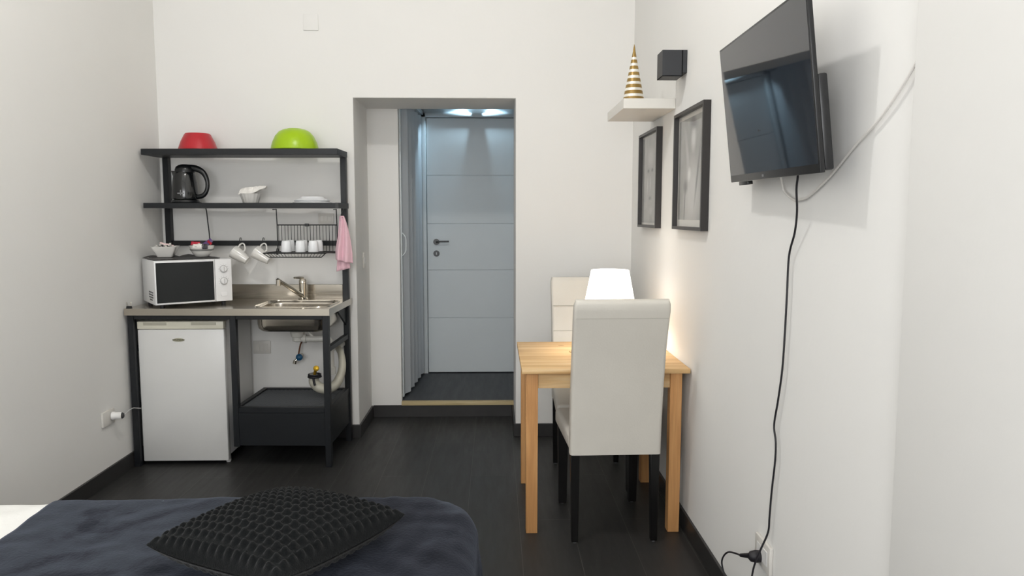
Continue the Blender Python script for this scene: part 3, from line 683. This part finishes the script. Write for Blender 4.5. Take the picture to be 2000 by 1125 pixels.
# ---- towel
def towf(u, v):
    # u across, v down
    z = 1.415 - .27 * v; wd = .012 + .042 * min(1, v * 1.25) ** .8; s = (u - .5) * 2
    cx_ = -.903 + .008 * v + .004 * sin(v * 5)
    x = cx_ + s * wd * (1.0 if s > 0 else .85); y = 4.425 + .012 * sin(u * 13 + v * 2) * (.3 + v) - .015 * v * (1 - s * s)
    return (x, y, z - .012 * s * v)
tw = thing('tea_towel', 'pink tea towel hanging beside the dish rack at the right end of the shelf', 'towel', (0, 0, 0))
MB().grid(towf, 26, 30).build('front_fold', 'towel_pink', tw, solid=.004)
MB().grid(lambda u, v: (-.902 + (u - .5) * (.02 + .062 * v), 4.437 + .006 * sin(u * 9), 1.405 - .31 * v + .02 * (u - .5) * v), 16, 24).build('back_fold', 'towel_pink', tw, solid=.004)
tag(MB().tube([(-.888, 4.425, 1.458), (-.898, 4.425, 1.44), (-.906, 4.425, 1.423), (-.905, 4.425, 1.408), (-.895, 4.425, 1.407), (-.89, 4.425, 1.418)], .0018, 8, 4).build('hook', 'microwave_vent'), 'thin dark wire hook holding the pink tea towel', 'hook')
# ---- binder clip
bc = thing('binder_clip', 'small black binder clip on the left front corner of the worktop', 'clip', (-2.022, 4.125, WZ), 5)
MB().poly([(-.014, -.008, 0), (-.014, .008, 0), (-.014, .001, .014), (-.014, -.001, .014)], (.028, 0, 0)).build('clip_jaw', 'black_plastic', bc)
for s in (-1, 1): MB().tube([(.009 * s - .003, 0, .012), (.009 * s - .003, .004 * s, .03), (.009 * s, .005 * s, .036), (.009 * s + .003, .004 * s, .03), (.009 * s + .003, 0, .012)], .001, 6, 3).build('clip_wire', 'chrome', bc)

# ================================================================== SOCKETS AND SWITCHES
def plate_y(name, x0, x1, z0, z1, label, cat, n):
    t = thing(name, label, cat, ((x0 + x1) / 2, YB, (z0 + z1) / 2)); a = (x1 - x0) / 2; b = (z1 - z0) / 2
    MB().box(-a, a, -.009, -.0004, -b, b, .003).build('cover_plate', 'socket_white', t)
    for i in range(n):
        w_ = 1.5 * a / n; c = -.75 * a + w_ * (i + .5)
        MB().box(c - w_ / 2 + .001, c + w_ / 2 - .001, -.0105, -.008, -b * .55, b * .55, .001, 1).build('module', 'socket_white', t)
    return t
plate_y('wall_socket', -1.525, -1.417, .548, .630, 'white socket plate low on the wall under the sink', 'socket', 3)
plate_y('wall_socket', -1.097, -1.001, 1.367, 1.430, 'white socket plate on the wall behind the dish rack', 'socket', 3)
tag(MB().box(-.045, .045, -.006, 0, -.048, .048, .002).build('junction_cover', 'wall_paint', loc=(-1.113, YB - .0005, 2.584)), 'blank square white cover plate high on the back wall', 'cover plate')
sw = thing('light_switch', 'small white light switch on the side of the doorway recess', 'switch', (DX0, 4.93, 1.122))
MB().box(.0004, .008, -.035, .035, -.052, .052, .002).build('cover_plate', 'socket_white', sw); MB().box(.008, .0105, -.012, .012, -.022, .022, .001, 1).build('rocker', 'white_plastic', sw)
# left wall socket with plug
sl = thing('wall_socket', 'white socket on the left wall near the floor beside the fridge', 'socket', (XL, 3.90, .35))
MB().box(.0004, .012, -.06, .06, -.04, .04, .003).build('cover_plate', 'socket_white', sl)
pg = thing('fridge_plug', 'white round plug with grey cable in the left wall socket', 'plug', (XL + .0125, 3.93, .352))
MB().lathe([(.022, 0), (.022, .012), (.019, .016), (.019, .045), (.021, .05)], (0, 0, 0), 24, (1, .12, 0)).build('plug_body', 'white_plastic', pg)
MB().lathe([(.017, .05), (.013, .058), (.005, .06)], (0, 0, 0), 20, (1, .12, 0)).build('plug_back', 'microwave_vent', pg)
MB().tube([(.055, .01, 0), (.065, .06, .016), (.05, .13, .008), (.0395, .19, -.008), (.0385, .27, -.03), (.036, .4, -.05), (.036, .6, -.06)], .003, 8, 5).build('plug_cable', 'dial_ring', pg)
# right wall socket with plug and TV cord
sr = thing('wall_socket', 'white socket on the right wall where the black television cord ends', 'socket', (XR, 2.255, .345))
MB().box(-.012, -.0004, -.065, .065, -.045, .045, .003).build('cover_plate', 'socket_white', sr)
MB().box(-.0135, -.011, -.045, .045, -.024, .024, .001, 1).build('module', 'white_plastic', sr)
cd = thing('power_cable', 'black power cord hanging from the television to the right wall socket', 'cord', (0, 0, 0))
plx = XR - .0138
MB().lathe([(.019, 0), (.02, .014), (.016, .03), (.009, .036)], (plx, 2.268, .330), 20, (-1, 0, 0)).build('plug_body', 'black_rubber', cd)
MB().tube([(plx - .02, 2.272, .329), (plx - .026, 2.31, .313), (.815, 2.348, .296)], [.011, .008, .006], 10, 2).build('strain_relief', 'black_rubber', cd)
cx_ = XR - .014
MB().tube([(.80, 1.975, 1.56), (.81, 1.985, 1.527), (.818, 2.01, 1.49), (.83, 2.03, 1.43), (.842, 2.07, 1.37), (cx_, 2.119, 1.303), (cx_, 2.124, 1.191), (cx_, 2.129, 1.077), (cx_, 2.138, 0.969), (cx_, 2.161, 0.871), (cx_, 2.186, 0.785), (cx_, 2.169, 0.739), (cx_, 2.168, 0.679), (cx_, 2.187, 0.575), (cx_, 2.197, 0.490), (cx_, 2.205, 0.437), (.828, 2.212, .375), (.812, 2.222, .31), (.808, 2.235, .22), (.815, 2.27, .13), (.825, 2.36, .092), (.828, 2.48, .100), (.828, 2.56, .130), (.826, 2.578, .168), (.822, 2.50, .235), (.815, 2.348, .296)], .0031, 8, 6).build('cord', 'black_rubber', cd)

# ================================================================== ACCORDION DOOR, HALL LAMP
ac = thing('folding_door', 'pale grey vinyl folding door along the left side of the hall', 'folding door', (-.64, YR + .07, HZ))
n = 10; p0 = .045; stp = .078; az = 2.10; lean = .045
for i in range(n):
    a = ((-.022 if i % 2 == 0 else .016) + lean * i / n, p0 + i * stp + (.016 if i % 2 else 0)); b = ((.016 if i % 2 == 0 else -.022) + lean * (i + 1) / n, p0 + (i + 1) * stp + (.016 if i % 2 == 0 else 0))
    MB().beam((a[0], a[1], az / 2 + .004), (b[0], b[1], az / 2 + .004), .008, az - .03).build('folding_panel', 'vinyl_white', ac)
MB().box(-.02, -.008, -.008, .034, .012, az, .002).build('lead_post', 'door_white', ac)
MB().beam((.0, 0, az + .016), (lean, p0 + n * stp, az + .016), .05, .028).build('top_track', 'curtain_rail', ac)
MB().tube([(-.008, .012, 1.02), (.014, .012, 1.05), (.018, .012, 1.10), (.014, .012, 1.15), (-.008, .012, 1.18)], .004, 8, 4).build('pull_handle', 'door_white', ac)
hl = thing('hall_lamp', 'twin spot wall lamp with cool bulbs above the hall door', 'lamp', (-.14, YH, 2.36))
MB().box(-.02, .02, -.1, -.001, -.02, .11, .003).build('lamp_bracket', 'hall_paint', hl)
for s in (-1, 1):
    MB().cyl((s * .0205, -.07, .012), (s * .05, -.07, .05), .024, n=20).build('lamp_head', 'tv_silver', hl)
    MB().cyl((s * .033, -.07, -.006), (s * .036, -.07, -.002), .014, n=20).build('bulb', 'hall_glow', hl)

# ================================================================== TABLE
tb = thing('dining_table', 'light wood square dining table against the right wall', 'table', (.117, 3.18, 0))
TH = .75; TW = .739; TD = .712
MB().box(0, TW, 0, TD, TH - .021, TH, .002).build('tabletop', 'pine_x', tb)
for x in (.02, TW - .03 - .052):
    for y in (.02, TD - .02 - .052): MB().box(x, x + .052, y, y + .052, 0, TH - .0212, .002, 1).build('leg', 'pine_z', tb)
for y in (.032, TD - .052): MB().box(.0722, TW - .0822, y, y + .02, TH - .09, TH - .0212).build('apron', 'pine_x', tb)
for x in (.032, TW - .064): MB().box(x, x + .02, .0722, TD - .0722, TH - .09, TH - .0212).build('apron', 'pine_x', tb)
kn = MB()
for (x, y, a, b) in ((.225, .60, .016, .004), (.665, .19, .012, .003), (.63, .15, .01, .0025)):
    kn.rings([[(x + a * cos(t), y + b * sin(t), TH + .0001) for t in [2 * pi * q / 16 for q in range(16)]], [(x + a * cos(t), y + b * sin(t), TH + .0003) for t in [2 * pi * q / 16 for q in range(16)]]])
kn.build('wood_knots', 'rust', tb)
co = MB().lathe([(.05, 0), (.052, .002), (.05, .004), (.046, .004), (.045, .0028), (.001, .0028)], n=36).build('coaster', 'pine_x', loc=(.417, 3.60, TH))
tag(co, 'round wooden coaster with dark rim on the table, half hidden by the chair', 'coaster')
MB().tube([(.040 * cos(a), .040 * sin(a), .003) for a in [2 * pi * q / 32 for q in range(33)]], .0016, 6).build('dark_ring', 'rust', co)

# ================================================================== CHAIRS
def prism_lr(prof, x0, x1, bev=0):  # (y,z) outline extruded along x
    return MB().poly([(x0, p[0], p[1]) for p in prof], (x1 - x0, 0, 0))
def make_chair(label):
    """origin on the floor below the rear face; the sitter looks along +Y"""
    t = thing('dining_chair', label, 'chair', (0, 0, 0), 0, 'upholstered dining chairs at the table')
    hw = .197
    rows = [(.395, .0, .062), (.45, -.004, .068), (.55, -.012, .07), (.70, -.032, .068), (.85, -.06, .064), (.97, -.092, .058), (1.03, -.112, .056), (1.058, -.124, .05), (1.073, -.128, .036), (1.078, -.124, .018)]
    R = []
    for (z, y, th) in rows:
        tp_ = 1.0 if z < 1.04 else (.99 if z < 1.07 else .965)
        ww = hw * tp_ * (1 + .02 * max(0, (z - .9) / .2)); yc = y + (.066 - th) / 2 * (1 if z > 1.05 else 0)
        pts = [(p[0], yc + th / 2 + p[1], z) for p in rrect(0, 0, 2 * ww, th, min(.016, th * .45), 4)]
        R.append(pts)
    back = MB().rings(R).build('backrest', 'leather', t, ang=60)
    # seams
    def yb(z):
        for (a, b) in zip(rows, rows[1:]):
            if a[0] <= z <= b[0]: return a[1] + (b[1] - a[1]) * (z - a[0]) / (b[0] - a[0])
    MB().beam((-.19, yb(1.0) - .0002, 1.0), (.19, yb(1.0) - .0002, 1.0), .0016, .0016).build('seam', 'leather_seam', back)
    for z in (.92, .78, .64):
        MB().beam((-.19, yb(z) + .0665, z), (.19, yb(z) + .0665, z), .0022, .003).build('seam', 'leather_seam', back)
    s = MB().box(-hw, hw, .055, .505, .398, .475, .02, 4)
    for v in s.bm.verts:
        if v.co.z > .45: v.co.z += .016 * max(0, 1 - (v.co.x / hw) ** 2) * max(0, 1 - ((v.co.y - .28) / .23) ** 2)
        if v.co.y > .3: v.co.x *= 1 + .06 * (v.co.y - .3) / .2
    s.build('seat', 'leather', t, ang=60)
    for sx in (-1, 1):
        for (y, dy, w1) in ((.03, -.012, .036), (.468, .0, .046)):
            l = MB(); x = sx * (hw - .0235)
            def q(cx2, cy2, z, a): return [(cx2 - a, cy2 - a, z), (cx2 + a, cy2 - a, z), (cx2 + a, cy2 + a, z), (cx2 - a, cy2 + a, z)]
            l.rings([q(x, y + dy, .006, w1 / 2 - .004), q(x, y, .397, w1 / 2 + .002)])
            lo = l.build('leg', 'chair_leg', t, bevel=.002)
            MB().cyl((x, y + dy, 0), (x, y + dy, .0062), .008, n=12).build('glide', 'glide', lo)
    return t
ch1 = make_chair('white leather dining chair with its back to the camera in front of the table'); ch1.location = (.518, 3.09, 0); ch1.rotation_euler = (0, 0, radians(1.5))
ch2 = copy_tree(ch1, (.52, 4.16, 0), 180, label='white leather dining chair facing the camera behind the table'); ch2.scale = (1, 1, .988)

# ================================================================== TABLE LAMP
lm = thing('table_lamp', 'glowing white table lamp with tapered shade standing on the dining table', 'lamp', (.575, 3.68, TH))
MB().lathe([(.09, 0), (.09, .01), (.05, .018), (.014, .028), (.012, .17)]).build('lamp_base', 'lamp_base', lm)
MB().lathe([(.137, .175), (.094, .397), (.092, .397), (.135, .175)], n=48, cap0=False, cap1=False).build('lamp_shade', 'lamp_glow', lm)
MB().tube([(-.092, 0, .385), (0, 0, .38), (.092, 0, .385)], .002, 6).tube([(0, -.092, .385), (0, 0, .38), (0, .092, .385)], .002, 6).cyl((0, 0, .17), (0, 0, .38), .003, n=8).build('shade_spider', 'chrome', lm)
bpy.data.objects['table_bulb'].location = (.575, 3.68, TH + .235)
bpy.data.objects['table_bulb'].data.shadow_soft_size = .03
MB().cyl((0, 0, .17), (0, 0, .205), .014, n=12).build('lamp_socket', 'lamp_base', lm)

# ================================================================== RIGHT WALL THINGS
sh = MB().box(.612, XR - .0005, 3.575, 4.075, 1.9235, 1.971, .0015, 1).build('wall_shelf', 'shelf_white'); tag(sh, 'white floating shelf on the right wall near the corner', 'shelf')
cn = MB().lathe([(.0515, 0), (.0515, .002), (.026, .13), (.006, .235), (.0055, .243), (.004, .252), (.0005, .2685)], n=40).build('cone_ornament', 'gold_rings', loc=(.675, 3.66, 1.9714))
tag(cn, 'white cone with gold rings standing on the floating shelf', 'ornament')
sc = thing('wall_sconce', 'black cube wall light on the right wall above the shelf', 'wall light', (XR, 3.43, 2.095))
MB().box(-.112, -.024, -.055, .055, -.057, -.0545).box(-.112, -.109, -.055, .055, -.057, .057).box(-.109, -.022, -.055, -.052, -.057, .057).box(-.109, -.022, .052, .055, -.057, .057).box(-.025, -.022, -.055, .055, -.057, .057).box(-.109, -.025, -.052, .052, .054, .057).build('cube_shade', 'sconce_black', sc)
MB().box(-.0218, -.0005, -.052, .052, -.042, .058, .001, 1).build('back_plate', 'sconce_black', sc)
def picture(name, y0, y1, z0, z1, pr, label, mb_=.03):
    t = thing(name, label, 'picture', (XR, (y0 + y1) / 2, (z0 + z1) / 2)); a = (y1 - y0) / 2; b = (z1 - z0) / 2; w_ = .014; d = .032
    f = MB().box(-d, -.001, -a, -a + w_, -b, b).box(-d, -.001, a - w_, a, -b, b).box(-d, -.001, -a + w_, a - w_, b - w_, b).box(-d, -.001, -a + w_, a - w_, -b, -b + w_)
    f.build('picture_frame', 'frame_dark', t)
    MB().box(-.010, -.008, -a + w_, a - w_, -b + w_, b - w_).build('mat_board', 'mat_board', t)
    MB().box(-.0112, -.0101, -a + w_ + mb_ * .5, a - w_ - mb_ * .5, -b + w_ + mb_, b - w_ - mb_ * .7).build('print', pr, t)
    MB().box(-.016, -.015, -a + w_, a - w_, -b + w_, b - w_).build('glazing', 'picture_glass', t)
picture('framed_picture', 3.84, 4.315, 1.352, 1.872, 'print_portrait', 'dark framed grey print of a face, nearer the corner under the shelf', .012)
picture('framed_picture', 2.985, 3.475, 1.355, 1.876, 'print_figure', 'dark framed grey print of a pale standing figure, nearer the television')

# ---- television
q = (.75082042, 2.10966424, 1.73639446, -.03018445, .12119481, .01181922)
yw, tl, rl = q[3:]
nv = Vector((-cos(yw) * cos(tl), -sin(yw) * cos(tl), -sin(tl))); uv = Vector((-sin(yw), cos(yw), 0)); vv = uv.cross(nv)
if vv.z < 0: vv = -vv
u2 = uv * cos(rl) + vv * sin(rl); v2 = vv * cos(rl) - uv * sin(rl)
tv = thing('television', 'black flat television on a bracket high on the right wall', 'television', (0, 0, 0))
# local frame: x = towards the wall (-normal), y = far direction, z = up in the screen plane
mt = Matrix(((-nv.x, u2.x, v2.x, q[0]), (-nv.y, u2.y, v2.y, q[1]), (-nv.z, u2.z, v2.z, q[2]), (0, 0, 0, 1)))
tv.matrix_world = mt
W2, H2 = .365, .215
MB().box(.0, .012, -W2, W2, -H2, H2, .002).build('bezel', 'tv_plastic', tv)
MB().box(-.0008, .0015, -W2 + .007, W2 - .007, -H2 + .022, H2 - .007).build('screen', 'tv_screen', tv)
MB().box(.0125, .036, -W2 + .003, W2 - .11, -H2 + .004, .015, .006).build('back_housing', 'tv_plastic', tv)
MB().box(-.0013, -.0002, .035, .048, -H2 + .007, -H2 + .014).build('logo', 'tv_silver', tv)
MB().box(.003, .02, .20, .29, -H2 - .012, -H2 - .0005, .002).build('sensor_bar', 'black_plastic', tv)
bpy.context.view_layer.update()
inv = mt.inverted()
br = MB().box(.76, .8, 2.06, 2.16, 1.66, 1.72).box(XR - .02, XR - .0005, 2.04, 2.18, 1.6, 1.78).beam((.79, 2.11, 1.69), (XR - .01, 2.11, 1.69), .03, .03)
br.xf(inv); br.build('wall_bracket', 'black_plastic', tv)
wc = MB().tube([(.82, 2.16, 1.55), (.835, 2.165, 1.525), (XR - .01, 2.189, 1.494), (XR - .01, 2.145, 1.473), (XR - .01, 2.104, 1.462), (XR - .01, 2.054, 1.464), (XR - .01, 2.008, 1.471), (XR - .01, 1.888, 1.517), (XR - .01, 1.760, 1.583), (XR - .01, 1.647, 1.634), (XR - .01, 1.555, 1.695), (XR - .006, 1.5, 1.75)], .0033, 8, 6).build('aerial_cable', 'cable_white')
tag(wc, 'white aerial cable looping from below the television towards the wall corner', 'cable')

# ---- ceiling lamp of the room (above the picture)
cl = thing('ceiling_lamp', 'round white flush ceiling lamp in the middle of the room', 'lamp', (-.55, 2.3, ZC))
MB().lathe([(.12, -.001), (.12, -.03), (.10, -.035)]).build('lamp_plate', 'white_plastic', cl)
MB().lathe([(.10, -.036), (.095, -.05), (.06, -.06), (.001, -.063)], cap0=False).build('diffuser', 'ceiling_glow', cl)

# ================================================================== BED
bed = thing('bed', 'double bed with white sheet below the dark throw, headed against the left wall', 'bed', (0, 0, 0))
BX0, BX1, BY0, BY1 = XL + .016, -.09, .74, 2.345
MB().box(BX0, BX1 - .03, BY0 + .02, BY1 - .02, .14, .26, .01).build('bed_base', 'bed_wood', bed)
MB().box(BX0, BX1, BY0, BY1, .262, .488, .045, 4).build('mattress', 'sheet_white', bed)
for x in (BX0 + .05, BX1 - .12):
    for y in (BY0 + .08, BY1 - .1): MB().cyl((x, y, 0), (x, y, .14), .022, n=14).build('leg', 'bed_wood', bed)
def drape(x, y, x0, x1, y0, y1, rc, re, ztop, zmin=.12):
    """lay the flat point (x, y) over a box x0..x1, y0..y1 with plan corner radius rc, edge radius re"""
    cx2, cy2 = (x0 + x1) / 2, (y0 + y1) / 2; hx2, hy2 = (x1 - x0) / 2 - re - rc, (y1 - y0) / 2 - re - rc
    px, py = x - cx2, y - cy2; qx, qy = abs(px) - hx2, abs(py) - hy2
    ox, oy = max(qx, 0), max(qy, 0); d = math.hypot(ox, oy) - rc
    if d <= 0: return Vector((x, y, ztop))
    g = Vector((math.copysign(ox, px), math.copysign(oy, py), 0)); g.normalize()
    base = Vector((x, y, 0)) - g * d
    arc = re * pi / 2
    if d < arc: a = d / re; return base + g * re * sin(a) + Vector((0, 0, ztop - re * (1 - cos(a))))
    return base + g * (re + .05 * (d - arc)) + Vector((0, 0, max(ztop - re - (d - arc), zmin)))
def fold(p, amp, sc=1):
    v = noise.noise(Vector((p.x * 3 * sc, p.y * 7 * sc, 2.1))) + .5 * noise.noise(Vector((p.x * 9 * sc, p.y * 15 * sc, 5.3)))
    return amp * v
sh_ = MB()
def sheetf(u, v):
    x = BX0 + .01 + u * .69; y = BY0 + .0 + v * (BY1 + .28 - BY0)
    p = drape(x, y, BX0 - 3, 3, BY0 - 1, BY1 + .012, .02, .05, .504); p.z += fold(p, .003) if p.z > .4 else 0
    p.z += .004 * max(0, sin((y - x * .8) * 17)) ** 3
    return p
sh_.grid(sheetf, 40, 90)
tag(sh_.build('bed_sheet', 'sheet_white', solid=.003), 'white sheet showing at the head end of the bed by the left wall', 'sheet')
bl = MB()
def blf(u, v):
    x = -1.395 + u * (.36 + 1.395) + .008 * sin(v * 21); y = .62 + v * (2.74 - .62)
    p = drape(x, y, -4, -.055, .6, 2.375, .16, .07, .508)
    e = fold(p, .006) + .0045 * noise.noise(Vector((p.x * 14, p.y * 14, 0)))
    if x > -.75: e += .006 * noise.noise(Vector((p.x * 22, p.y * 8, 4))) * min(1, (x + .75) * 3)
    p.z += e + .006
    if p.z < .42: 
        g = .012 * sin(x * 26 + y * 31); p.x += g * .6; p.y += g
    return p
bl.grid(blf, 190, 210)
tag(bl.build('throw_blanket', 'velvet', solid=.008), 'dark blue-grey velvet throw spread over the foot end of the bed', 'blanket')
# cushion
cu = MB(); NB = 16; S = .462
def cus(u, v, side):
    a, b = 2 * u - 1, 2 * v - 1
    pin = 1 - .07 * (1 - a * a) * abs(b) ** 3 ; pin2 = 1 - .07 * (1 - b * b) * abs(a) ** 3
    h = ((1 - a ** 2) * (1 - b ** 2)) ** .42
    x = a * S / 2 * pin2; y = b * S / 2 * pin
    bump_ = abs(sin(pi * NB * u)) * abs(sin(pi * NB * v)); bump_ = bump_ ** 1.3; bump_ = bump_ * bump_ * (3 - 2 * bump_)
    z = side * ((.097 if side > 0 else .042) * h + (.0115 * bump_ * min(1, h * 3)) * (1 if side > 0 else .5))
    z += .024 * (abs(a * b)) ** 2.5        # corners curl up a little
    return Vector((x, y, z))
cu.grid(lambda u, v: cus(u, v, 1), 204, 204); cu.grid(lambda u, v: cus(u, v, -1), 102, 102)
bmesh.ops.remove_doubles(cu.bm, verts=cu.bm.verts, dist=2e-4)
c_ = cu.build('cushion', 'fleece', ang=180); c_.location = (-.563, 1.895, .574); c_.rotation_euler = (radians(-2), radians(-3), radians(14 - 45))
tag(c_, 'black fleece cushion with raised bobbles lying on the throw', 'cushion')
